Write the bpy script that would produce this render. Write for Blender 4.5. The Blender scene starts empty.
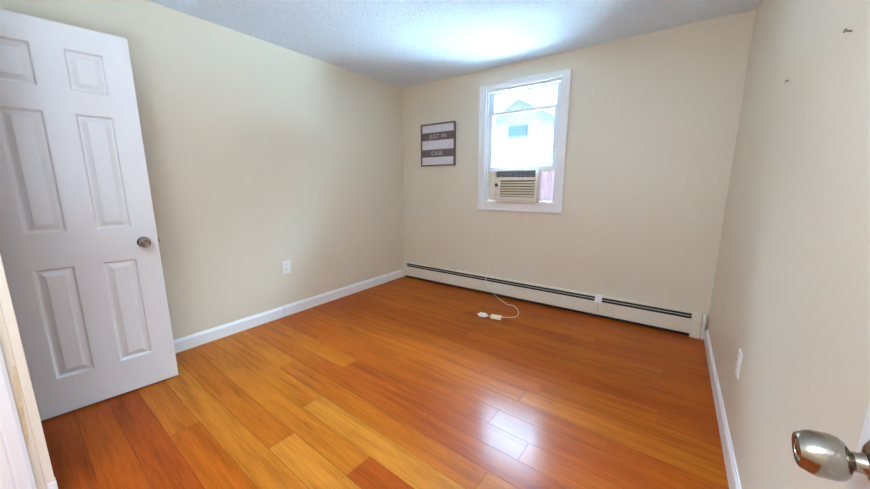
import bpy, bmesh, math, random
from mathutils import Vector, Matrix

# ------------------------------------------------------------------ camera
SC = bpy.context.scene
COL = SC.collection
CF, YAW, PITCH, ROLL, HC = 331.2255, 0.6237, 0.1797, -0.0016, 1.2488
XL, XR, YB, H = -2.9462, 0.3204, 3.3742, 2.44
cy, sy = math.cos(YAW), math.sin(YAW)
f0 = Vector((-sy, cy, 0)); r0 = Vector((cy, sy, 0)); u0 = Vector((0, 0, 1))
Fv = math.cos(PITCH) * f0 - math.sin(PITCH) * u0
Uv = math.sin(PITCH) * f0 + math.cos(PITCH) * u0
Rv = math.cos(ROLL) * r0 + math.sin(ROLL) * Uv
Uv = -math.sin(ROLL) * r0 + math.cos(ROLL) * Uv
cam = bpy.data.cameras.new('camera')
camo = bpy.data.objects.new('camera', cam); COL.objects.link(camo)
m = Matrix((Rv, Uv, -Fv)).transposed().to_4x4()
m.translation = Vector((0, 0, HC))
camo.matrix_world = m
cam.sensor_width = 36.0; cam.sensor_fit = 'HORIZONTAL'
cam.lens = CF / 870.0 * 36.0
cam.clip_start = 0.02
SC.camera = camo

# ------------------------------------------------------------------ light
W = bpy.data.worlds.new('overcast_sky'); SC.world = W; W.use_nodes = True
bg = W.node_tree.nodes['Background']
bg.inputs[1].default_value = 54.0
# overcast sky: several times brighter overhead than at the horizon
_t = W.node_tree; _tc = _t.nodes.new('ShaderNodeTexCoord'); _sx = _t.nodes.new('ShaderNodeSeparateXYZ'); _cr = _t.nodes.new('ShaderNodeValToRGB')
_t.links.new(_tc.outputs['Generated'], _sx.inputs[0]); _t.links.new(_sx.outputs['Z'], _cr.inputs[0]); _t.links.new(_cr.outputs[0], bg.inputs[0])
_cr.color_ramp.elements[0].position = 0.26; _cr.color_ramp.elements[0].color = (0.012, 0.019, 0.022, 1)
_cr.color_ramp.elements[1].position = 0.65; _cr.color_ramp.elements[1].color = (0.42, 0.71, 1.0, 1)

def light(name, kind, loc, energy, color, target=None, size=None, size_y=None):
    l = bpy.data.lights.new(name, kind); o = bpy.data.objects.new(name, l); COL.objects.link(o)
    o.location = loc; l.energy = energy; l.color = color
    if target is not None:
        o.rotation_euler = (Vector(target) - Vector(loc)).to_track_quat('-Z', 'Y').to_euler()
    if size:
        l.shape = 'RECTANGLE'; l.size = size; l.size_y = size_y or size
    return o
sun = light('sun', 'SUN', (-1.5, 1.0, 12), 140.0, (0.62, 0.80, 1.0), target=(-1.5, 1.0, 0))
sun.data.angle = math.radians(3)
# daylight of the window guided by a portal just outside the glass
pt = light('window_portal', 'AREA', (-1.35, YB + 0.20, 1.82), 1.0, (1, 1, 1), target=(-1.35, 0, 1.82), size=0.80, size_y=0.90)
pt.data.cycles.is_portal = True
# unseen fill lights added behind the camera to brighten the room
fill_pt = light('room_point_fill', 'POINT', (-0.40, -0.10, 1.45), 4.0, (0.66, 0.78, 1.0))
fill_pt.data.shadow_soft_size = 0.16
light('hallway_area_fill', 'AREA', (-0.60, -0.75, 2.40), 17.0, (0.66, 0.79, 1.0), target=(-0.60, -0.6, 0), size=1.5, size_y=0.9)  # broad soft fill, added without any fitting
# another added fill, out of view and aimed up to lift the ceiling
light('ceiling_up_fill', 'AREA', (-0.55, -0.35, 1.15), 11.0, (0.58, 0.76, 1.0), target=(-0.65, -0.1, 2.44), size=0.35, size_y=0.35)

SC.view_settings.view_transform = 'Standard'
SC.view_settings.look = 'None'
SC.view_settings.gamma = 1.0
SC.view_settings.use_curve_mapping = False
SC.view_settings.exposure = 1.72
SC.cycles.max_bounces = 14
SC.cycles.diffuse_bounces = 8
SC.cycles.transparent_max_bounces = 12
SC.cycles.sample_clamp_indirect = 8.0

# ------------------------------------------------------------------ materials
def srgb(r, g, b):
    f = lambda c: (c / 255 / 12.92) if c / 255 <= 0.04045 else ((c / 255 + 0.055) / 1.055) ** 2.4
    return (f(r), f(g), f(b), 1)

class NT:
    def __init__(s, name):
        s.m = bpy.data.materials.new(name); s.m.use_nodes = True
        s.t = s.m.node_tree; s.b = s.t.nodes['Principled BSDF']; s.out = s.t.nodes['Material Output']
    def n(s, kind, **kw):
        x = s.t.nodes.new(kind)
        for k, v in kw.items():
            if isinstance(k, str) and hasattr(x, k): setattr(x, k, v)
        return x
    def l(s, a, b): s.t.links.new(a, b)
    def coords(s, scale=(1, 1, 1), kind='Object'):
        tc = s.n('ShaderNodeTexCoord'); mp = s.n('ShaderNodeMapping')
        mp.inputs['Scale'].default_value = scale
        s.l(tc.outputs[kind], mp.inputs[0]); return mp.outputs[0]
    def noise(s, vec, scale, detail=3, rough=0.5):
        x = s.n('ShaderNodeTexNoise'); x.inputs['Scale'].default_value = scale
        x.inputs['Detail'].default_value = detail; x.inputs['Roughness'].default_value = rough
        s.l(vec, x.inputs['Vector']); return x.outputs['Fac']
    def ramp(s, fac, stops):
        x = s.n('ShaderNodeValToRGB'); cr = x.color_ramp
        while len(cr.elements) < len(stops): cr.elements.new(0.5)
        for e, (p, c) in zip(cr.elements, stops): e.position = p; e.color = c
        s.l(fac, x.inputs[0]); return x.outputs[0]
    def mix(s, fac, a, b, mode='MIX'):
        x = s.n('ShaderNodeMix'); x.data_type = 'RGBA'; x.blend_type = mode
        for sock, v in ((x.inputs[0], fac), (x.inputs[6], a), (x.inputs[7], b)):
            if hasattr(v, 'is_linked') or hasattr(v, 'links'): s.l(v, sock)
            else: sock.default_value = v
        return x.outputs[2]
    def bump(s, h, strength, dist):
        x = s.n('ShaderNodeBump'); x.inputs['Strength'].default_value = strength
        x.inputs['Distance'].default_value = dist; s.l(h, x.inputs['Height'])
        s.l(x.outputs[0], s.b.inputs['Normal'])

def paint(name, col, rough=0.5, vary=0.03, bump=0.0, bscale=60, metal=0.0, nscale=3.0, spec=0.5):
    N = NT(name); v = N.coords()
    dk = tuple(c * (1 - vary) for c in col[:3]) + (1,); lt = tuple(min(1, c * (1 + vary)) for c in col[:3]) + (1,)
    N.l(N.ramp(N.noise(v, nscale, 4), [(0.35, dk), (0.65, lt)]), N.b.inputs['Base Color'])
    N.b.inputs['Roughness'].default_value = rough; N.b.inputs['Metallic'].default_value = metal
    N.b.inputs['Specular IOR Level'].default_value = spec
    if bump: N.bump(N.noise(v, bscale, 3), bump, 0.002)
    return N.m

M = {}
M['wall'] = paint('cream_wall_paint', srgb(221, 210, 188), 0.42, 0.012, 0.25, 120, nscale=1.5)
M['trim'] = paint('white_trim_paint', srgb(233, 232, 230), 0.35, 0.015)
M['door'] = paint('white_door_paint', srgb(224, 222, 219), 0.38, 0.012, 0.12, 200)
M['door2'] = M['door']
M['heater'] = paint('enamel_heater_paint', srgb(224, 214, 194), 0.35, 0.02)
M['dark'] = paint('dark_slot_metal', srgb(38, 36, 36), 0.6, 0.2)
M['fin'] = paint('aluminium_fins', srgb(110, 110, 108), 0.4, 0.1, metal=0.8)
M['grey'] = paint('grey_jamb_liner', srgb(160, 165, 168), 0.5, 0.04)
M['vinyl'] = paint('white_window_vinyl', srgb(225, 230, 233), 0.35, 0.01)
M['acbody'] = paint('ivory_plastic', srgb(226, 216, 196), 0.4, 0.01)
M['acgrille'] = paint('beige_louver_plastic', srgb(214, 202, 172), 0.45, 0.02)
M['acdark'] = paint('dark_vent_plastic', srgb(70, 68, 70), 0.6, 0.1)
M['pleat'] = paint('pale_pink_accordion', srgb(232, 220, 225), 0.5, 0.02)
def translucent(m, col, f):
    t = m.node_tree; tl = t.nodes.new('ShaderNodeBsdfTranslucent'); tl.inputs[0].default_value = col
    mx = t.nodes.new('ShaderNodeMixShader'); mx.inputs[0].default_value = f
    t.links.new(t.nodes['Principled BSDF'].outputs[0], mx.inputs[1]); t.links.new(tl.outputs[0], mx.inputs[2])
    t.links.new(mx.outputs[0], t.nodes['Material Output'].inputs[0])
translucent(M['pleat'], srgb(222, 206, 213), 0.12)
M['brown'] = paint('dark_brown_plastic', srgb(74, 52, 44), 0.4, 0.05)
M['cord'] = paint('white_cord_rubber', srgb(232, 224, 212), 0.5, 0.01)
M['plug'] = paint('white_plug_plastic', srgb(240, 238, 240), 0.35, 0.01)
M['gfi'] = paint('ivory_plug_box_plastic', srgb(240, 230, 196), 0.4, 0.01)
M['nickel'] = paint('satin_nickel', srgb(156, 146, 130), 0.17, 0.03, metal=1.0)
M['brass'] = paint('brushed_latch_metal', srgb(150, 140, 128), 0.35, 0.05, metal=1.0)
M['signframe'] = paint('weathered_brown_wood', srgb(112, 98, 92), 0.7, 0.12, nscale=30)
M['signwhite'] = paint('whitewashed_board', srgb(214, 208, 210), 0.7, 0.04, nscale=20)
M['signdark'] = paint('brown_grey_band', srgb(112, 98, 98), 0.7, 0.08, nscale=20)
M['signtext'] = paint('chalk_white_lettering', srgb(205, 200, 202), 0.7, 0.02)
M['plate'] = paint('white_outlet_plastic', srgb(238, 234, 228), 0.3, 0.01)
M['slot'] = paint('outlet_slot_black', srgb(40, 36, 34), 0.6, 0.05)
M['putty'] = paint('tan_bare_patch', srgb(208, 186, 144), 0.7, 0.08, nscale=25)
M['siding'] = paint('pale_house_siding', srgb(27, 27, 26), 0.7, 0.02)
M['roof'] = paint('light_grey_shingle', srgb(34, 35, 35), 0.8, 0.08, nscale=12)
M['farglass'] = paint('blue_grey_house_glass', srgb(26, 30, 31), 0.2, 0.05)
M['ground'] = paint('pale_concrete_yard', srgb(222, 223, 222), 0.9, 0.06)

# near wall: cream paint with one chipped tan patch on the reveal
N = NT('popcorn_ceiling'); v = N.coords()
vo = N.n('ShaderNodeTexVoronoi'); vo.inputs['Scale'].default_value = 95; N.l(v, vo.inputs['Vector'])
ns = N.noise(v, 60, 5, 0.7)
mm = N.n('ShaderNodeMath'); mm.operation = 'SUBTRACT'; N.l(ns, mm.inputs[0]); N.l(vo.outputs['Distance'], mm.inputs[1])
N.l(N.ramp(ns, [(0.3, srgb(212, 228, 242)), (0.7, srgb(234, 244, 252))]), N.b.inputs['Base Color'])
N.b.inputs['Roughness'].default_value = 0.95; N.b.inputs['Specular IOR Level'].default_value = 0.1
N.bump(mm.outputs[0], 0.55, 0.006); M['ceiling'] = N.m

# window glass: thin pane, clear with a fresnel reflection
N = NT('clear_window_glass'); N.t.nodes.remove(N.b)
tr = N.n('ShaderNodeBsdfTransparent'); gl = N.n('ShaderNodeBsdfGlossy'); gl.inputs['Roughness'].default_value = 0.02
fr = N.n('ShaderNodeFresnel'); fr.inputs[0].default_value = 1.25; mx = N.n('ShaderNodeMixShader')
tr.inputs[0].default_value = (0.95, 0.975, 0.975, 1)
N.l(fr.outputs[0], mx.inputs[0]); N.l(tr.outputs[0], mx.inputs[1]); N.l(gl.outputs[0], mx.inputs[2]); N.l(mx.outputs[0], N.out.inputs[0])
M['glass'] = N.m

# bamboo / hardwood planks: per-plank tone and grain offset come from mesh attributes
N = NT('oiled_hardwood_planks')
at = N.n('ShaderNodeAttribute'); at.attribute_name = 'tone'
ao = N.n('ShaderNodeAttribute'); ao.attribute_name = 'shift'
tc = N.n('ShaderNodeTexCoord')
rt_ = N.n('ShaderNodeMapping'); rt_.inputs['Rotation'].default_value = (0, 0, math.radians(1.7)); N.l(tc.outputs['Object'], rt_.inputs[0])
add = N.n('ShaderNodeVectorMath'); add.operation = 'ADD'; N.l(rt_.outputs[0], add.inputs[0]); N.l(ao.outputs['Vector'], add.inputs[1])
mp = N.n('ShaderNodeMapping'); mp.inputs['Scale'].default_value = (1.0, 14.0, 1.0); N.l(add.outputs[0], mp.inputs[0])
mp2 = N.n('ShaderNodeMapping'); mp2.inputs['Scale'].default_value = (2.2, 60.0, 1.0); N.l(add.outputs[0], mp2.inputs[0])
g1 = N.noise(mp.outputs[0], 1.6, 5, 0.62); g2 = N.noise(mp2.outputs[0], 2.4, 4, 0.65)
g3 = N.noise(add.outputs[0], 1.4, 2, 0.5)
base = N.ramp(at.outputs['Fac'], [(0.0, srgb(140, 54, 4)), (0.35, srgb(166, 76, 7)), (0.7, srgb(177, 97, 14)), (1.0, srgb(190, 122, 40))])
gr = N.ramp(g1, [(0.30, (0.72, 0.66, 0.60, 1)), (0.5, (1, 1, 1, 1)), (0.72, (1.18, 1.2, 1.22, 1))])
gf = N.ramp(g2, [(0.36, (0.78, 0.72, 0.66, 1)), (0.52, (1, 1, 1, 1)), (0.75, (1.10, 1.12, 1.14, 1))])
gv = N.ramp(g3, [(0.3, (0.90, 0.86, 0.82, 1)), (0.7, (1.08, 1.10, 1.12, 1))])
c1 = N.mix(1.0, base, gr, 'MULTIPLY'); c2 = N.mix(0.9, c1, gf, 'MULTIPLY'); c3 = N.mix(0.8, c2, gv, 'MULTIPLY')
N.l(c3, N.b.inputs['Base Color'])
N.b.inputs['Roughness'].default_value = 0.45
N.b.inputs['Specular IOR Level'].default_value = 0.08
N.b.inputs['Coat Weight'].default_value = 0.205
N.b.inputs['Coat Roughness'].default_value = 0.19
N.bump(g2, 0.06, 0.001)
M['floor'] = N.m
M['seam'] = paint('dark_plank_seam', srgb(70, 34, 14), 0.8, 0.1)

# ------------------------------------------------------------------ mesh helpers
def bx(bm, x0, x1, y0, y1, z0, z1, bev=0.0, mi=0):
    r = bmesh.ops.create_cube(bm, size=1.0)
    vs = r['verts']
    for v in vs:
        v.co = Vector(((x0 + x1) / 2 + v.co.x * (x1 - x0), (y0 + y1) / 2 + v.co.y * (y1 - y0), (z0 + z1) / 2 + v.co.z * (z1 - z0)))
    fs = {f for v in vs for f in v.link_faces}
    for f in fs: f.material_index = mi
    if bev:
        es = list({e for v in vs for e in v.link_edges})
        bmesh.ops.bevel(bm, geom=es, offset=bev, segments=2, affect='EDGES', profile=0.5)

def prism(bm, prof, a0, a1, axis='x', mi=0):
    """profile (p,q) extruded along an axis; axis x: (y,z), y: (x,z), z: (x,y)"""
    def pt(p, q, a):
        return {'x': (a, p, q), 'y': (p, a, q), 'z': (p, q, a)}[axis]
    A = [bm.verts.new(pt(p, q, a0)) for p, q in prof]; B = [bm.verts.new(pt(p, q, a1)) for p, q in prof]
    n = len(prof); fs = []
    for i in range(n):
        fs.append(bm.faces.new((A[i], A[(i + 1) % n], B[(i + 1) % n], B[i])))
    fs.append(bm.faces.new(A[::-1])); fs.append(bm.faces.new(B))
    for f in fs: f.material_index = mi

def lathe(bm, prof, origin, axis, seg=48):
    axis = Vector(axis).normalized(); t = axis.orthogonal().normalized(); b = axis.cross(t)
    rings = []
    for r, h in prof:
        o = Vector(origin) + axis * h
        if r < 1e-6: rings.append([bm.verts.new(o)])
        else: rings.append([bm.verts.new(o + (t * math.cos(a) + b * math.sin(a)) * r) for a in (2 * math.pi * i / seg for i in range(seg))])
    for A, B in zip(rings, rings[1:]):
        for i in range(seg):
            j = (i + 1) % seg
            if len(A) == 1 and len(B) == 1: continue
            if len(A) == 1: bm.faces.new((A[0], B[j], B[i]))
            elif len(B) == 1: bm.faces.new((A[i], A[j], B[0]))
            else: bm.faces.new((A[i], A[j], B[j], B[i]))

def obj(name, bm, mats, parent=None, smooth=None, loc=None):
    bmesh.ops.recalc_face_normals(bm, faces=bm.faces[:])
    me = bpy.data.meshes.new(name); bm.to_mesh(me); bm.free()
    for mt in (mats if isinstance(mats, (list, tuple)) else [mats]): me.materials.append(M[mt])
    o = bpy.data.objects.new(name, me); COL.objects.link(o)
    if smooth:
        for p_ in me.polygons: p_.use_smooth = True
        try: me.set_sharp_from_angle(angle=math.radians(smooth))
        except Exception: pass
    if parent: o.parent = parent
    if loc: o.location = loc
    return o

def tag(o, label=None, cat=None, group=None, kind=None):
    if label: o['label'] = label
    if cat: o['category'] = cat
    if group: o['group'] = group
    if kind: o['kind'] = kind
    return o

def thing(name, loc, label, cat, group=None, kind=None, rotz=0):
    o = bpy.data.objects.new(name, None); COL.objects.link(o); o.location = loc; o.rotation_euler = (0, 0, rotz)
    o.empty_display_size = 0.1
    return tag(o, label, cat, group, kind)

def struct(name, bm, mats, label=None, cat=None, **kw):
    return tag(obj(name, bm, mats, **kw), label, cat, kind='structure')

def tube(bm, pts, r, seg=10, sub=6):
    """smooth tube through points (Catmull-Rom)"""
    P = [Vector(q) for q in pts]; P = [2 * P[0] - P[1]] + P + [2 * P[-1] - P[-2]]
    path = []
    for i in range(1, len(P) - 2):
        for k in range(sub):
            t = k / sub; a, b, c, d = P[i - 1:i + 3]
            path.append(0.5 * ((2 * b) + (c - a) * t + (2 * a - 5 * b + 4 * c - d) * t * t + (3 * b - a - 3 * c + d) * t ** 3))
    path.append(P[-2]); prev = None
    nrm = None
    for i, q in enumerate(path):
        d = (path[min(i + 1, len(path) - 1)] - path[max(i - 1, 0)]).normalized()
        nrm = (nrm - d * nrm.dot(d)).normalized() if nrm is not None else d.orthogonal().normalized()
        b = d.cross(nrm)
        ring = [bm.verts.new(q + (nrm * math.cos(2 * math.pi * k / seg) + b * math.sin(2 * math.pi * k / seg)) * r) for k in range(seg)]
        if prev:
            for k in range(seg): bm.faces.new((prev[k], prev[(k + 1) % seg], ring[(k + 1) % seg], ring[k]))
        else: bm.faces.new(ring[::-1])
        prev = ring
    bm.faces.new(prev)

# ------------------------------------------------------------------ room shell
YN = 0.007          # room face of the near wall
XC = -1.88          # its outer corner
YV = -1.55          # back of the entry hall behind the camera
T = 0.12

# floor: planks 127 mm wide running left to right
PW, Y0, PA = 0.1325, 1.441, math.radians(-1.7)     # boards run 1.7 degrees off the back wall
ca, sa = math.cos(PA), math.sin(PA)
def to_uv(x, y): x += 1.0; return x * ca + y * sa, -x * sa + y * ca
def to_xy(u, v): return u * ca - v * sa - 1.0, u * sa + v * ca
def row_of(x, y): return math.floor((to_uv(x, y)[1] - Y0 * ca) / (PW * ca))
joints = {}          # board ends read off the floor
for x, y in [(-0.684, 1.492), (-2.30, 1.53), (-0.462, 1.36), (-1.75, 1.40), (-0.55, 1.10), (-2.1, 1.15), (-1.035, 0.85), (-2.6, 0.90), (0.15, 0.81),
             (-1.46, 0.74), (-0.20, 0.70), (-1.945, 0.47), (-0.75, 0.43), (-0.62, 1.75), (-2.3, 1.80), (-1.93, 1.26), (-0.1, 1.2), (-1.2, 0.32), (-0.9, 0.19),
             (-0.95, 0.58), (-1.60, 1.00), (-0.25, 0.97)]:
    joints.setdefault(row_of(x, y), []).append(to_uv(x, y)[0])
tones = {}
for (x, y, t) in [(-2.2, 0.48, 0.62), (-1.5, 0.45, 0.45), (-2, 0.34, 0.16), (-2, 0.21, 0.32), (-2, 0.08, 0.12), (-1.5, 0.60, 0.78), (-0.5, 0.56, 0.70),
                  (-2, 0.74, 0.86), (-1, 0.71, 0.84), (-1.5, 0.87, 0.72), (-0.6, 0.84, 0.20), (-2, 1.00, 0.82), (-1, 0.97, 0.85), (0, 0.95, 0.7),
                  (-2.85, 0.74, 0.6), (-2.8, 0.87, 0.66), (-2.8, 1.0, 0.7), (-2.5, 1.15, 0.70), (-1.2, 1.12, 0.55), (-0.2, 1.1, 0.62), (-2.3, 1.28, 0.5), (-1.0, 1.25, 0.28), (-2, 1.42, 0.62), (-1.0, 1.38, 0.20), (0, 1.35, 0.42),
                  (-1.5, 1.52, 0.36), (-0.3, 1.48, 0.28), (-1.2, 1.64, 0.46), (-0.3, 1.62, 0.40), (-1.5, 1.78, 0.48), (0, 1.74, 0.62)]:
    tones[(row_of(x, y), x)] = t
rnd = random.Random(11)
bm = bmesh.new()
lt_ = bm.faces.layers.float.new('tone'); ls_ = bm.faces.layers.float_vector.new('shift')
g, dp = 0.0007, 0.0012
for row in range(row_of(-1, YV) - 2, row_of(-1, YB) + 3):
    va, vb = (Y0 + row * PW) * ca, (Y0 + (row + 1) * PW) * ca
    js = joints.get(row)
    if js is None:
        js = []; u = -2.2 + rnd.uniform(0.3, 1.7)
        while u < 1.3: js.append(u); u += rnd.uniform(1.2, 2.0)
    us = [-2.3] + sorted(js) + [2.1]
    for k in range(len(us) - 1):
        ua, ub = us[k], us[k + 1]
        t = min(1, max(0, rnd.gauss(0.40, 0.08)))
        for (rw, tx), tv in tones.items():
            if rw == row and ua < tx + 1.0 < ub: t = tv
        sh = (rnd.uniform(-30, 30), rnd.uniform(-30, 30), rnd.uniform(-5, 5))
        O = [bm.verts.new(to_xy(a, b) + (-dp,)) for a, b in ((ua, va), (ub, va), (ub, vb), (ua, vb))]
        I = [bm.verts.new(to_xy(a, b) + (0,)) for a, b in ((ua + g, va + g), (ub - g, va + g), (ub - g, vb - g), (ua + g, vb - g))]
        fs = [bm.faces.new(I)]
        for q in range(4):
            f = bm.faces.new((O[q], O[(q + 1) % 4], I[(q + 1) % 4], I[q])); f.material_index = 1; fs.append(f)
        for f in fs: f[lt_] = t; f[ls_] = sh
for co, no in (((XL - 0.02, 0, 0), (-1, 0, 0)), ((XR + 0.02, 0, 0), (1, 0, 0)), ((0, YV - 0.02, 0), (0, -1, 0)), ((0, YB + 0.02, 0), (0, 1, 0))):
    bmesh.ops.bisect_plane(bm, geom=bm.verts[:] + bm.edges[:] + bm.faces[:], plane_co=co, plane_no=no, clear_outer=True)
bx(bm, XL - T, XR + T, YV - T, YB + T, -0.10, -dp - 0.0002, mi=1)
struct('floor', bm, ['floor', 'seam'], 'orange brown hardwood plank floor running the width of the room', 'floor')

bm = bmesh.new(); bx(bm, XL - T, XR + T, YV - T, YB + T, H, H + 0.12)
struct('ceiling', bm, 'ceiling', 'white popcorn textured ceiling over the room', 'ceiling')
bm = bmesh.new(); bx(bm, XL - T, XL, YV - T, YB + T, -0.10, H)
struct('wall_left', bm, 'wall', 'long cream wall behind the white six panel door', 'wall')
bm = bmesh.new(); bx(bm, XR, XR + T, YV - T, YB + T, -0.10, H)
struct('wall_right', bm, 'wall', 'cream wall on the right with two nails high on it', 'wall')

# window opening
WX0, WX1, WZ0, WZ1 = -1.750, -0.956, 1.043, 2.232
bm = bmesh.new()
bx(bm, XL, WX0, YB, YB + T, -0.10, H); bx(bm, WX1, XR, YB, YB + T, -0.10, H)
bx(bm, WX0, WX1, YB, YB + T, -0.10, WZ0); bx(bm, WX0, WX1, YB, YB + T, WZ1, H)
struct('wall_back', bm, 'wall', 'cream far wall around the window and above the heater', 'wall')

# near wall with the closet doorway the six panel door belongs to
DX0, DX1, DZ = -2.63, -1.985, 2.055
bm = bmesh.new()
bx(bm, XL, DX0 - 0.02, YN - T, YN, 0, H); bx(bm, DX0 - 0.02, DX1 + 0.02, YN - T, YN, DZ + 0.02, H)
bx(bm, DX1 + 0.02, XC, YN - T, YN, 0, H)
bx(bm, XC - T, XC, -0.16, YN - T, 0, H)
bx(bm, XC - T, XC, YV, -0.90, 0, H); bx(bm, XC - T, XC, -0.90, -0.16, DZ + 0.02, H)
bx(bm, XL, XC - T, YV, YV + 0.02, 0, H)
struct('wall_near', bm, 'wall', 'narrow cream wall end at the lower left edge', 'wall')
bm = bmesh.new(); bx(bm, XC - T, XR, YV - T, YV, -0.1, H)
struct('wall_hall', bm, 'wall', 'cream wall closing the entry behind the viewpoint', 'wall')

# chipped patch on the corner reveal
bm = bmesh.new()
vs = [(XC + 0.0006, YN - dy, z) for dy, z in [(0.000, 0.60), (0.006, 0.61), (0.010, 0.57), (0.012, 0.50), (0.018, 0.44), (0.0195, 0.34), (0.014, 0.27), (0.009, 0.33), (0.006, 0.42), (0.002, 0.50)]]
bm.faces.new([bm.verts.new(c) for c in vs])
tag(obj('trim_chip', bm, 'putty'), 'tan chipped paint patch on the wall end', 'paint chip', kind='structure')

# closet casing (room side) and hall door casing
bm = bmesh.new()
def casing_v(bm, x0, x1, y0, y1, z0, z1): bx(bm, x0, x1, y0, y1, z0, z1, 0.003)
casing_v(bm, DX1 + 0.006, XC, YN, YN + 0.026, 0, DZ + 0.075)
casing_v(bm, DX0 - 0.075, DX0 - 0.012, YN, YN + 0.020, 0, DZ + 0.075)
bx(bm, DX0 - 0.012, DX1 + 0.006, YN, YN + 0.020, DZ + 0.01, DZ + 0.075, 0.003)
bx(bm, DX1, DX1 + 0.02, YN - T, YN, 0, DZ + 0.02); bx(bm, DX0 - 0.02, DX0 - 0.002, YN - T, YN, 0, DZ + 0.02)
bx(bm, DX0 - 0.002, DX1, YN - T, YN, DZ, DZ + 0.02)
struct('trim_1', bm, 'acbody', 'off-white door casing on the wall end beside the six panel door', 'door casing')
bm = bmesh.new(); bx(bm, XC - 0.03, XC + 0.003, YN + 0.004, YN + 0.0285, 0, 0.095, 0.002)
struct('baseboard_near', bm, 'trim', 'small white baseboard end at the foot of the cream wall end', 'baseboard')
bm = bmesh.new()
# colonial profile casing, face towards the hall
prof = [(XC, -0.014), (XC + 0.012, -0.014), (XC + 0.019, -0.024), (XC + 0.019, -0.050), (XC + 0.015, -0.056), (XC + 0.017, -0.062), (XC + 0.014, -0.084), (XC + 0.008, -0.094), (XC, -0.094)]
prism(bm, prof, 0, DZ + 0.08, 'z')
bx(bm, XC, XC + 0.017, -0.97, -0.094, DZ + 0.0, DZ + 0.08); bx(bm, XC, XC + 0.017, -0.97, -0.90, 0, DZ)
bx(bm, XC - T, XC + 0.002, -0.16, -0.094, 0, DZ + 0.02)
struct('trim_2', bm, 'trim', 'white moulded door casing at the lower left edge of the view', 'door casing')
bm = bmesh.new(); bx(bm, XC - 0.06, XC - 0.025, -0.90, -0.16, 0.01, DZ)
struct('door_3', bm, 'door', 'closed white door leaf in the hall behind the grooved casing', 'door')

# baseboards
def bb_profile(side):
    s = side
    return [(0, 0), (s * 0.014, 0), (s * 0.014, 0.078), (s * 0.011, 0.088), (s * 0.006, 0.094), (s * 0.005, 0.100), (0, 0.102)]
YHF = YB - 0.066
bm = bmesh.new(); prism(bm, [(XL + a, b) for a, b in bb_profile(1)], YN + 0.02, 1.598, 'y')
struct('baseboard_left', bm, 'trim', 'white baseboard length on the left wall nearest the door', 'baseboard')
bm = bmesh.new(); prism(bm, [(XL + a * 1.15, b * 1.03 + 0.0) for a, b in bb_profile(1)], 1.601, YHF - 0.003, 'y')
struct('baseboard_left_far', bm, 'trim', 'white baseboard length on the left wall running to the heater', 'baseboard')
bm = bmesh.new(); prism(bm, [(XR + a, b) for a, b in bb_profile(-1)], YV, YHF - 0.003, 'y')
struct('baseboard_right', bm, 'trim', 'white baseboard along the right wall', 'baseboard')

# ------------------------------------------------------------------ window
win = thing('window_1', (-1.36, YB, WZ0), 'white framed double hung window with raised lower sash over the air conditioner', 'window', kind='structure')
def local(bm, o):
    bmesh.ops.translate(bm, verts=bm.verts[:], vec=-Vector(o.location)); return bm
CX0, CX1, CZ0, CZ1 = -1.816, -0.890, 0.970, 2.277
bm = bmesh.new()
bx(bm, CX0, WX0 + 0.008, YB - 0.02, YB, CZ0, CZ1, 0.003); bx(bm, WX1 - 0.008, CX1, YB - 0.02, YB, CZ0, CZ1, 0.003)
bx(bm, WX0 + 0.008, WX1 - 0.008, YB - 0.02, YB, WZ1 - 0.008, CZ1, 0.003); bx(bm, WX0 + 0.008, WX1 - 0.008, YB - 0.02, YB, CZ0, WZ0 + 0.02, 0.003)
# raised back band
bx(bm, CX0 - 0.004, CX0 + 0.014, YB - 0.027, YB, CZ0 - 0.004, CZ1 + 0.004, 0.002); bx(bm, CX1 - 0.014, CX1 + 0.004, YB - 0.027, YB, CZ0 - 0.004, CZ1 + 0.004, 0.002)
bx(bm, CX0 + 0.014, CX1 - 0.014, YB - 0.027, YB, CZ1 - 0.014, CZ1 + 0.004, 0.002); bx(bm, CX0 + 0.014, CX1 - 0.014, YB - 0.027, YB, CZ0 - 0.004, CZ0 + 0.014, 0.002)
obj('window_casing', local(bm, win), 'trim', win)
bm = bmesh.new()
bx(bm, WX0, WX0 + 0.016, YB, YB + T, WZ0, WZ1); bx(bm, WX1 - 0.016, WX1, YB, YB + T, WZ0, WZ1)
bx(bm, WX0 + 0.016, WX1 - 0.016, YB, YB + T, WZ1 - 0.016, WZ1); bx(bm, WX0 + 0.016, WX1 - 0.016, YB, YB + T, WZ0, WZ0 + 0.016)
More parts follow.
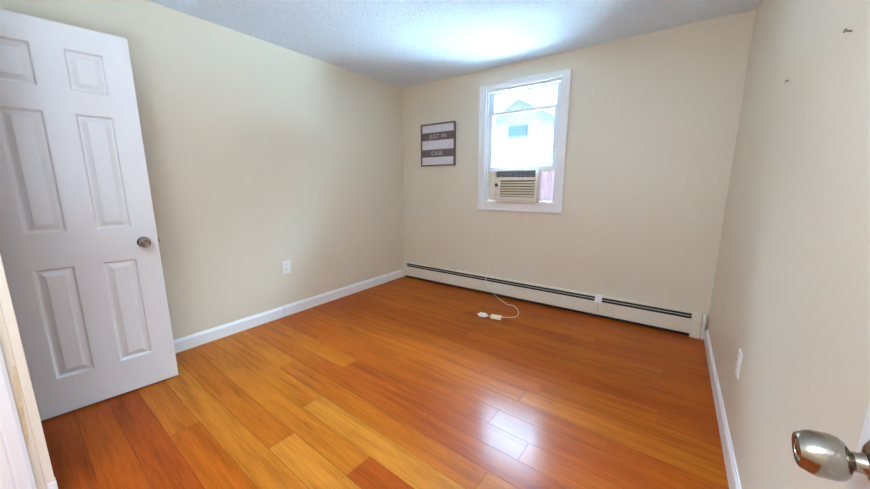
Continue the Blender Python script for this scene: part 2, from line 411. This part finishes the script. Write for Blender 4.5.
# stops
bx(bm, WX0 + 0.016, WX0 + 0.028, YB + 0.004, YB + 0.020, WZ0 + 0.016, WZ1 - 0.016, 0.002); bx(bm, WX1 - 0.028, WX1 - 0.016, YB + 0.004, YB + 0.020, WZ0 + 0.016, WZ1 - 0.016, 0.002)
bx(bm, WX0 + 0.028, WX1 - 0.028, YB + 0.004, YB + 0.020, WZ1 - 0.030, WZ1 - 0.016, 0.002)
obj('window_frame', local(bm, win), 'vinyl', win)
bm = bmesh.new()
bx(bm, WX0 + 0.016, WX0 + 0.022, YB + 0.021, YB + 0.095, WZ0 + 0.016, WZ1 - 0.016); bx(bm, WX1 - 0.022, WX1 - 0.016, YB + 0.021, YB + 0.095, WZ0 + 0.016, WZ1 - 0.016)
obj('jamb_liner', local(bm, win), 'grey', win)
def sash(name, x0, x1, z0, z1, y0, y1, sw, rt, rb, parent):
    b = bmesh.new()
    bx(b, x0, x0 + sw, y0, y1, z0, z1, 0.002); bx(b, x1 - sw, x1, y0, y1, z0, z1, 0.002)
    bx(b, x0 + sw, x1 - sw, y0, y1, z1 - rt, z1, 0.002); bx(b, x0 + sw, x1 - sw, y0, y1, z0, z0 + rb, 0.002)
    s = obj(name, local(b, win), 'vinyl', parent)
    b = bmesh.new(); bx(b, x0 + sw - 0.004, x1 - sw + 0.004, (y0 + y1) / 2 - 0.002, (y0 + y1) / 2 + 0.002, z0 + rb - 0.004, z1 - rt + 0.004)
    obj('glass_pane', local(b, win), 'glass', s)
    return s
SX0, SX1 = WX0 + 0.023, WX1 - 0.023
low = sash('lower_sash', SX0, SX1, 1.392, 2.000, YB + 0.024, YB + 0.054, 0.046, 0.030, 0.042, win)
upp = sash('upper_sash', SX0, SX1, 1.632, 2.208, YB + 0.060, YB + 0.090, 0.046, 0.026, 0.032, win)
bm = bmesh.new(); bx(bm, -1.375, -1.330, YB + 0.026, YB + 0.052, 2.000, 2.008, 0.002); lathe(bm, [(0, 0.0), (0.012, 0), (0.012, 0.010), (0.008, 0.014), (0, 0.015)], (-1.352, YB + 0.04, 2.008), (0, 0, 1), 20)
bx(bm, -1.352, -1.320, YB + 0.034, YB + 0.044, 2.012, 2.019, 0.002)
obj('sash_lock', local(bm, win), 'grey', low)

# ------------------------------------------------------------------ air conditioner
ac = thing('air_conditioner', (-1.36, YB - 0.10, 1.052), 'small ivory window air conditioner with louvered front, set in the window', 'air conditioner')
AX0, AX1 = -1.583, -1.122
YF = YB - 0.10
bm = bmesh.new()
bx(bm, AX0 + 0.006, AX1 - 0.006, YF + 0.03, YB + 0.40, 1.060, 1.388, 0.006)
bx(bm, AX0 + 0.006, AX0 + 0.020, YF + 0.004, YF + 0.032, 1.318, 1.388, 0.002); bx(bm, AX1 - 0.020, AX1 - 0.006, YF + 0.004, YF + 0.032, 1.318, 1.388, 0.002)
bx(bm, AX0 + 0.020, AX1 - 0.020, YF + 0.004, YF + 0.032, 1.382, 1.390, 0.002)
obj('housing', local(bm, ac), 'acbody', ac)
bm = bmesh.new()
bx(bm, AX0 + 0.020, AX1 - 0.020, YF + 0.026, YF + 0.030, 1.318, 1.382)
obj('upper_vent', local(bm, ac), 'acdark', ac)
bm = bmesh.new()
for i in range(4):
    z = 1.328 + i * 0.015
    prism(bm, [(YF + 0.008, z), (YF + 0.022, z + 0.007), (YF + 0.022, z + 0.010), (YF + 0.007, z + 0.003)], AX0 + 0.020, AX1 - 0.020, 'x')
for i in range(1, 8):
    x = AX0 + 0.02 + i * (AX1 - AX0 - 0.04) / 8; bx(bm, x - 0.0015, x + 0.0015, YF + 0.010, YF + 0.026, 1.318, 1.382)
obj('vent_slats', local(bm, ac), 'grey', ac)
# front bezel with opening
GX0, GX1, GZ0, GZ1 = -1.517, -1.142, 1.118, 1.286
bm = bmesh.new()
bx(bm, AX0, GX0, YF, YF + 0.034, 1.092, 1.320, 0.004); bx(bm, GX1, AX1, YF, YF + 0.034, 1.092, 1.320, 0.004)
bx(bm, GX0 - 0.005, GX1 + 0.005, YF, YF + 0.034, GZ1, 1.320, 0.004); bx(bm, GX0 - 0.005, GX1 + 0.005, YF, YF + 0.034, 1.092, GZ0, 0.004)
bez = obj('front_panel', local(bm, ac), 'acbody', ac)
bm = bmesh.new(); bx(bm, GX0, GX1, YF + 0.024, YF + 0.030, GZ0, GZ1)
obj('grille_backing', local(bm, ac), 'acdark', bez)
for i in range(6):
    bm = bmesh.new()
    z = GZ0 + 0.012 + i * (GZ1 - GZ0 - 0.008) / 6
    prism(bm, [(YF + 0.003, z - 0.006), (YF + 0.020, z + 0.006), (YF + 0.020, z + 0.012), (YF + 0.002, z + 0.012), (YF + 0.001, z + 0.003)], GX0, GX1, 'x')
    obj('louver', local(bm, ac), 'acgrille', bez)
bm = bmesh.new(); lathe(bm, [(0.0, -0.004), (0.018, -0.004), (0.018, 0.004), (0.015, 0.012), (0, 0.013)], (-1.553, YF, 1.240), (0, -1, 0), 28)
bx(bm, -1.556, -1.550, YF - 0.019, YF - 0.008, 1.226, 1.254, 0.001)
tag(obj('control_knob', local(bm, ac), 'brown', ac, smooth=35), 'dark brown control knob')
bm = bmesh.new(); lathe(bm, [(0.0, -0.004), (0.009, -0.004), (0.009, 0.003), (0, 0.004)], (-1.553, YF, 1.140), (0, -1, 0), 20)
obj('push_button', local(bm, ac), 'grey', ac, smooth=35)
# accordion curtains either side, with their guide rails
def pleats(x0, x1, n, z0, z1):
    b = bmesh.new(); pr = []
    for i in range(2 * n + 1):
        x = x0 + (x1 - x0) * i / (2 * n); pr.append((x, YB + 0.030 + (0.007 if i % 2 else 0.0)))
    pr2 = [(x, y + 0.004) for x, y in pr[::-1]]
    prism(b, pr + pr2, z0, z1, 'z'); return b
o = obj('accordion_panel', local(pleats(AX1 - 0.012, SX1 - 0.006, 5, 1.075, 1.388), ac), 'pleat', ac); tag(o, 'pale pink pleated side panel')
obj('accordion_panel', local(pleats(SX0 + 0.004, AX0 + 0.012, 3, 1.075, 1.388), ac), 'acbody', ac)
bm = bmesh.new()
bx(bm, SX0 + 0.002, SX1 - 0.002, YB + 0.023, YB + 0.050, 1.051, 1.074, 0.002)
bx(bm, SX0 + 0.002, AX0 + 0.005, YB + 0.018, YB + 0.0238, 1.376, 1.392, 0.001); bx(bm, AX1 - 0.005, SX1 - 0.002, YB + 0.018, YB + 0.0238, 1.376, 1.392, 0.001)
bx(bm, SX1 - 0.014, SX1 - 0.002, YB + 0.024, YB + 0.050, 1.074, 1.388, 0.001); bx(bm, SX0 + 0.002, SX0 + 0.012, YB + 0.024, YB + 0.050, 1.074, 1.388, 0.001)
obj('guide_rail', local(bm, ac), 'acbody', ac)
# cord down the wall, over the heater and out onto the floor
cr = 0.0031
bm = bmesh.new()
tube(bm, [(-1.578, YF + 0.03, 1.075), (-1.598, YB - 0.035, 1.045), (-1.604, YB - 0.034, 0.95), (-1.612, YB - 0.012, 0.88), (-1.640, YB - 0.010, 0.60), (-1.660, YB - 0.010, 0.40), (-1.666, YB - 0.022, 0.235),
          (-1.662, YB - 0.068, 0.212), (-1.655, YB - 0.082, 0.175), (-1.600, YB - 0.090, 0.105), (-1.530, 3.265, 0.035), (-1.460, 3.235, 0.007),
          (-1.390, 3.190, cr + .001), (-1.318, 3.135, cr + .001), (-1.258, 3.140, cr + .001), (-1.182, 3.065, cr + .001), (-1.132, 2.973, cr + .001), (-1.116, 2.889, cr + .001), (-1.150, 2.832, cr + .001), (-1.205, 2.790, 0.008), (-1.222, 2.772, 0.011)], cr)
cordo = obj('power_cord', local(bm, ac), 'cord', ac, smooth=60)
def along(c, d, L, wd, z0, z1, mat, name, bev=0.004, extra=None):
    b = bmesh.new(); bx(b, -L / 2, L / 2, -wd / 2, wd / 2, z0, z1, bev)
    if extra: extra(b)
    a = math.atan2(d[1], d[0]); bmesh.ops.rotate(b, verts=b.verts[:], cent=(0, 0, 0), matrix=Matrix.Rotation(a, 3, 'Z'))
    bmesh.ops.translate(b, verts=b.verts[:], vec=(c[0], c[1], 0)); return obj(name, local(b, ac), mat, cordo, smooth=None)
dd = (-0.105, -0.038)
tag(along((-1.258, 2.735), (-0.100, -0.022), 0.098, 0.052, 0.001, 0.030, 'gfi', 'reset_box', extra=lambda b: (bx(b, -0.012, -0.002, -0.01, 0.01, 0.030, 0.033, 0.001), bx(b, 0.006, 0.016, -0.01, 0.01, 0.030, 0.033, 0.001))), 'ivory safety box on the cord')
b = bmesh.new(); tube(b, [(-1.300, 2.728, 0.014), (-1.325, 2.722, 0.012), (-1.350, 2.716, 0.014)], cr)
obj('cord_link', local(b, ac), 'cord', cordo, smooth=60)
def prongs(b):
    for y in (-0.0065, 0.0065): bx(b, 0.034, 0.052, y - 0.0008, y + 0.0008, 0.010, 0.017)
    prism(b, [(-0.031, -0.017), (-0.031, 0.017), (-0.050, 0.008), (-0.050, -0.008)], 0.006, 0.022, 'z')
along((-1.390, 2.712), (-0.10, -0.01), 0.064, 0.046, 0.001, 0.030, 'plug', 'plug', 0.004, prongs)

# ------------------------------------------------------------------ baseboard heater
ht = thing('baseboard_heater', (-1.3, YB, 0), 'long low cream hydronic baseboard heater along the far wall', 'heater')
HX0, HX1 = XL + 0.004, 0.303
yw = YB - 0.001
bm = bmesh.new()
# back plate with curled hood
prism(bm, [(yw, 0.03), (yw, 0.205), (yw - 0.004, 0.209), (yw - 0.022, 0.206), (yw - 0.034, 0.198), (yw - 0.034, 0.195), (yw - 0.020, 0.200), (yw - 0.005, 0.202), (yw - 0.004, 0.03)], HX0 + 0.03, HX1 - 0.03, 'x')
obj('back_plate', local(bm, ht), 'heater', ht)
bm = bmesh.new(); bx(bm, HX0 + 0.03, HX1 - 0.03, yw - 0.0052, yw - 0.0045, 0.04, 0.194)
bx(bm, HX0 + 0.03, HX1 - 0.03, yw - 0.058, yw - 0.008, 0.010, 0.016)
obj('slot_backing', local(bm, ht), 'dark', ht)
bm = bmesh.new()
bx(bm, HX0 + 0.05, HX1 - 0.12, yw - 0.052, yw - 0.008, 0.06, 0.125)
obj('heating_element', local(bm, ht), 'fin', ht)
seam_x = -0.492
def front(x0, x1):
    b = bmesh.new()
    yf = yw - 0.064
    prism(b, [(yf, 0.036), (yf, 0.152), (yf + 0.004, 0.158), (yf + 0.007, 0.158), (yf + 0.007, 0.154), (yf + 0.002, 0.150), (yf + 0.002, 0.038), (yf + 0.012, 0.034), (yf + 0.012, 0.032), (yf + 0.001, 0.033)], x0, x1, 'x')
    return b
obj('front_cover', local(front(HX0 + 0.03, seam_x + 0.001), ht), 'heater', ht)
obj('front_cover', local(front(seam_x + 0.0035, HX1 - 0.09), ht), 'heater', ht)
for x0, x1 in ((HX0 + 0.055, seam_x - 0.031), (seam_x + 0.032, HX1 - 0.10)):
    b = bmesh.new(); prism(b, [(yw - 0.046, 0.1755), (yw - 0.042, 0.1785), (yw - 0.041, 0.177), (yw - 0.045, 0.174)], x0, x1, 'x')
    obj('damper', local(b, ht), 'heater', ht)
b = bmesh.new(); prism(b, [(yw - 0.0655, 0.148), (yw - 0.0655, 0.156), (yw - 0.036, 0.203), (yw - 0.022, 0.209), (yw - 0.002, 0.212), (yw - 0.002, 0.206), (yw - 0.034, 0.196), (yw - 0.060, 0.150)], seam_x - 0.030, seam_x + 0.030, 'x')
obj('joint_strap', local(b, ht), 'trim', ht)
def cap(x0, x1, z0):
    b = bmesh.new()
    prism(b, [(yw, z0), (yw, 0.209), (yw - 0.004, 0.213), (yw - 0.024, 0.210), (yw - 0.066, 0.160), (yw - 0.068, 0.150), (yw - 0.068, z0)], x0, x1, 'x')
    return b
obj('end_cap', local(cap(HX0, HX0 + 0.048, 0.004), ht), 'heater', ht)
b = cap(HX1 - 0.092, HX1 - 0.0265, 0.004); obj('end_cap', local(b, ht), 'heater', ht)
b = cap(HX1 - 0.0225, HX1, 0.004); obj('end_cap', local(b, ht), 'heater', ht)

# ------------------------------------------------------------------ doors
KN = [(0, -0.002), (0.032, -0.002), (0.032, 0.003), (0.030, 0.006), (0.022, 0.012), (0.0135, 0.015), (0.0115, 0.019), (0.0115, 0.025), (0.0145, 0.028), (0.0215, 0.031), (0.0255, 0.036), (0.0274, 0.042), (0.0276, 0.058), (0.0262, 0.0640), (0.0212, 0.0735), (0.0188, 0.0748), (0.0160, 0.0735), (0.0150, 0.0680), (0.0090, 0.0675), (0.0085, 0.0690), (0.0085, 0.0725), (0.0070, 0.0740), (0, 0.0740)]

def panel_face(bm, W_, z0, z1, xs, zs, y, s):
    """one face of a six panel door, s=+1 if it faces +y"""
    XS = [0, xs[0], xs[1], xs[2], xs[3], W_]; ZS = [z0] + zs + [z1]
    cache = {}
    def V(x, yy, z):
        k = (round(x, 5), round(yy, 5), round(z, 5))
        if k not in cache: cache[k] = bm.verts.new((x, yy, z))
        return cache[k]
    for i in range(5):
        for j in range(len(ZS) - 1):
            a, b, c, d = XS[i], XS[i + 1], ZS[j], ZS[j + 1]
            if i in (1, 3) and j % 2 == 1:
                rings = [(0, 0), (0.004, -0.0015), (0.005, -0.004), (0.011, -0.015), (0.015, -0.0155), (0.019, -0.0145), (0.042, -0.0025), (0.043, -0.0025)]
                prev = None
                for off, dep in rings:
                    q = [V(a + off, y + s * dep, c + off), V(b - off, y + s * dep, c + off), V(b - off, y + s * dep, d - off), V(a + off, y + s * dep, d - off)]
                    if prev:
                        for k in range(4): bm.faces.new((prev[k], prev[(k + 1) % 4], q[(k + 1) % 4], q[k]))
                    prev = q
                bm.faces.new(prev)
            else: bm.faces.new((V(a, y, c), V(b, y, c), V(b, y, d), V(a, y, d)))
    return cache

def six_panel(W_, mat, parent=None):
    bm = bmesh.new(); z0, z1 = 0.0, 2.03; th = 0.035
    xs = [0.108, (W_ - 0.105) / 2, (W_ + 0.105) / 2, W_ - 0.108]; zs = [0.203, 0.808, 0.993, 1.603, 1.715, 1.918]
    panel_face(bm, W_, z0, z1, xs, zs, 0, 1); panel_face(bm, W_, z0, z1, xs, zs, -th, -1)
    for a, b in (((0, z0), (0, z1)), ((W_, z0), (W_, z1)), ((0, z0), (W_, z0)), ((0, z1), (W_, z1))):
        bm.faces.new([bm.verts.new(c) for c in ((a[0], 0, a[1]), (b[0], 0, b[1]), (b[0], -th, b[1]), (a[0], -th, a[1]))])
    bmesh.ops.remove_doubles(bm, verts=bm.verts[:], dist=1e-5)
    return bm

# left door: local x from free edge to hinge, front face at local y=0 facing the room (+x)
A = Vector((-2.5480, 0.6339, 0)); B = Vector((-2.6391, -0.1206, 0)); ud = (B - A).normalized()
LW = 0.618
ang = math.atan2(ud.y, ud.x)      # points to -y, so local +y points to +x
d1 = six_panel(LW, 'door')
door1 = obj('door_1', d1, 'door'); door1.location = (A.x, A.y, 0.012); door1.rotation_euler = (0, 0, ang)
tag(door1, 'open white six panel interior door with a round satin knob', 'door', kind='structure')
for s, y, n in ((1, 0, 'door_knob'), (-1, -0.035, 'door_knob')):
    bm = bmesh.new(); lathe(bm, KN, (0.066, y, 0.900), (0, s, 0), 48)
    k = obj(n, bm, 'nickel', door1, smooth=32)
bm = bmesh.new(); bx(bm, -0.0012, 0.001, -0.030, -0.005, 0.872, 0.928, 0.0005); bx(bm, -0.010, 0.0, -0.024, -0.011, 0.893, 0.907, 0.002)
obj('latch', bm, 'brass', door1)
for z in (0.25, 1.02, 1.80):
    bm = bmesh.new(); lathe(bm, [(0, 0), (0.006, 0), (0.006, 0.09), (0, 0.09)], (LW + 0.006, 0.004, z - 0.045), (0, 0, 1), 14)
    bx(bm, LW - 0.002, LW + 0.0015, -0.03, 0.0, z - 0.045, z + 0.045)
    obj('hinge', bm, 'brass', door1, smooth=35)

# right door: standing open, parallel to the right wall, knob pointing left
d2 = six_panel(0.762, 'door')
door2 = obj('door_2', d2, 'door'); door2.location = (0.2405 + 0.035, 0.667, 0.012)
door2.rotation_euler = (0, 0, -math.pi / 2)      # local x -> -y ; local y -> +x
tag(door2, 'white door edge opened back beside the right wall with a large satin knob', 'door', kind='structure')
bm = bmesh.new(); lathe(bm, KN, (0.066, -0.035, 0.896), (0, -1, -0.15), 64)
obj('door_knob', bm, 'nickel', door2, smooth=32)
bm = bmesh.new(); bx(bm, -0.0012, 0.001, -0.030, -0.005, 0.872, 0.928, 0.0005); bx(bm, -0.010, 0.0, -0.024, -0.011, 0.893, 0.907, 0.002)
obj('latch', bm, 'brass', door2)

# ------------------------------------------------------------------ wall sign
PX0, PX1, PZ0, PZ1 = -2.622, -2.126, 1.467, 1.962
sg = thing('wall_sign', ((PX0 + PX1) / 2, YB - 0.001, PZ0), 'square wooden sign with two dark lettered bands hung on the far wall', 'sign')
fw = 0.016; yS = YB - 0.001
bm = bmesh.new()
bx(bm, PX0, PX0 + fw, yS - 0.028, yS, PZ0, PZ1, 0.001); bx(bm, PX1 - fw, PX1, yS - 0.028, yS, PZ0, PZ1, 0.001)
bx(bm, PX0 + fw, PX1 - fw, yS - 0.028, yS, PZ1 - fw, PZ1, 0.001); bx(bm, PX0 + fw, PX1 - fw, yS - 0.028, yS, PZ0, PZ0 + fw, 0.001)
obj('frame', local(bm, sg), 'signframe', sg)
hgt = PZ1 - PZ0
cuts = [0, 0.205, 0.39, 0.607, 0.785, 1.0]
for i in range(5):
    z1_, z0_ = PZ1 - cuts[i] * hgt, PZ1 - cuts[i + 1] * hgt
    z1_ = min(z1_, PZ1 - fw) - 0.0008; z0_ = max(z0_, PZ0 + fw) + 0.0008
    bm = bmesh.new(); bx(bm, PX0 + fw, PX1 - fw, yS - 0.018, yS - 0.002, z0_, z1_, 0.0012)
    o = obj('plank', local(bm, sg), 'signdark' if i % 2 else 'signwhite', sg)
    if i % 2: tag(o, 'dark brown-grey plank with pale lettering')
def text_mesh(txt, size):
    cu = bpy.data.curves.new('letter', 'FONT'); cu.body = txt; cu.size = size; cu.extrude = 0.0006; cu.space_character = 1.12
    t = bpy.data.objects.new('letter_curve', cu); COL.objects.link(t); bpy.context.view_layer.update()
    me = bpy.data.meshes.new_from_object(t); bpy.data.objects.remove(t); bpy.data.curves.remove(cu)
    return me
def lettering(txt, cx, cz, size):
    right = lambda me: max((v.co.x for v in me.vertices), default=0.0)
    full = right(text_mesh(txt, size))
    for i, ch in enumerate(txt):
        if ch == ' ': continue
        me = text_mesh(ch, size); off = right(text_mesh(txt[:i + 1], size)) - right(me) - full / 2
        me.transform(Matrix.Translation((cx - sg.location.x, yS - 0.0192 - sg.location.y, cz - size * 0.35 - sg.location.z)) @ Matrix.Rotation(math.pi / 2, 4, 'X') @ Matrix.Translation((off, 0, 0)))
        me.materials.clear(); me.materials.append(M['signtext'])
        o = bpy.data.objects.new('letter', me); COL.objects.link(o); o.parent = sg
lettering('JUST IN', (PX0 + PX1) / 2 + 0.0, PZ1 - 0.297 * hgt, 0.066)
lettering('CASE', (PX0 + PX1) / 2 - 0.01, PZ1 - 0.696 * hgt, 0.066)

# ------------------------------------------------------------------ outlets
def outlet(name, loc, rotz, label, w=0.074, h=0.118):
    t = thing(name, loc, label, 'outlet', rotz=rotz)      # local -y faces the room
    b = bmesh.new(); bx(b, -w / 2, w / 2, -0.006, 0, -h / 2, h / 2, 0.003); pl_ = obj('cover_plate', b, 'plate', t)
    for z in (-0.020, 0.020):
        b = bmesh.new(); bx(b, -0.017, 0.017, -0.0085, -0.005, z - 0.0135, z + 0.0135, 0.003); rc = obj('receptacle', b, 'plate', t)
        b = bmesh.new(); bx(b, -0.0075, -0.0055, -0.0090, -0.0080, z - 0.002, z + 0.008); bx(b, 0.0055, 0.0075, -0.0090, -0.0080, z - 0.002, z + 0.008); lathe(b, [(0, 0), (0.0024, 0), (0.0024, 0.0008), (0, 0.0008)], (0, -0.0082, z - 0.008), (0, -1, 0), 12)
        obj('slots', b, 'slot', rc)
    b = bmesh.new(); lathe(b, [(0, 0), (0.003, 0), (0.003, 0.001), (0, 0.0013)], (0, -0.0058, 0), (0, -1, 0), 12); obj('screw', b, 'brass', t)
    return t
outlet('wall_outlet', (XL + 0.0005, 1.665, 0.475), math.pi / 2, 'white outlet low on the left wall', 0.080, 0.124)
outlet('wall_outlet', (XR - 0.0005, 1.965, 0.430), -math.pi / 2, 'white outlet low on the right wall', 0.074, 0.122)

# nails left in the right wall
def nail(y, z, tilt, label, L=0.022):
    b = bmesh.new(); d = Vector((-1, -0.25, tilt)).normalized()
    lathe(b, [(0, -0.004), (0.0022, -0.004), (0.0022, L), (0.0052, L), (0.0052, L + 0.002), (0, L + 0.0025)], (0, 0, 0), d, 12)
    o = obj('nail', b, 'brass'); o.location = (XR, y, z); tag(o, label, 'nail')
nail(1.978, 1.653, 0.1, 'small metal nail in the right wall, the one nearer the far corner', 0.008)
nail(1.369, 1.630, 0.25, 'small metal nail in the right wall, the one nearer the top edge of the picture', 0.013)

# ------------------------------------------------------------------ outdoors beyond the glass
bm = bmesh.new(); bx(bm, -40, 30, YB + 0.6, 60, -3.2, -3.0)
struct('ground', bm, 'ground', 'pale yard outside the window', 'ground')
hs = thing('house', (-5.0, 12.0, -3.0), 'pale gabled neighbour house seen washed out through the window', 'house')
def loc_(bm): return local(bm, hs)
bm = bmesh.new()
prism(bm, [(-8.2, -3.0), (-1.6, -3.0), (-1.6, 2.4), (-4.9, 4.3), (-8.2, 2.4)], 12.0, 20.0, 'y')
obj('wall', loc_(bm), 'siding', hs)
bm = bmesh.new()
prism(bm, [(-8.6, 2.12), (-4.9, 4.25), (-1.2, 2.12), (-1.2, 2.32), (-4.9, 4.48), (-8.6, 2.32)], 11.7, 20.3, 'y')
obj('roof', loc_(bm), 'roof', hs)
b = bmesh.new(); bx(b, -5.25, -4.55, 11.94, 12.02, 2.95, 3.35, 0.01); w_ = obj('window', loc_(b), 'farglass', hs)
b = bmesh.new(); bx(b, -4.4, -3.9, 11.95, 12.03, 0.3, 1.3, 0.01); w_ = obj('window', loc_(b), 'farglass', hs)
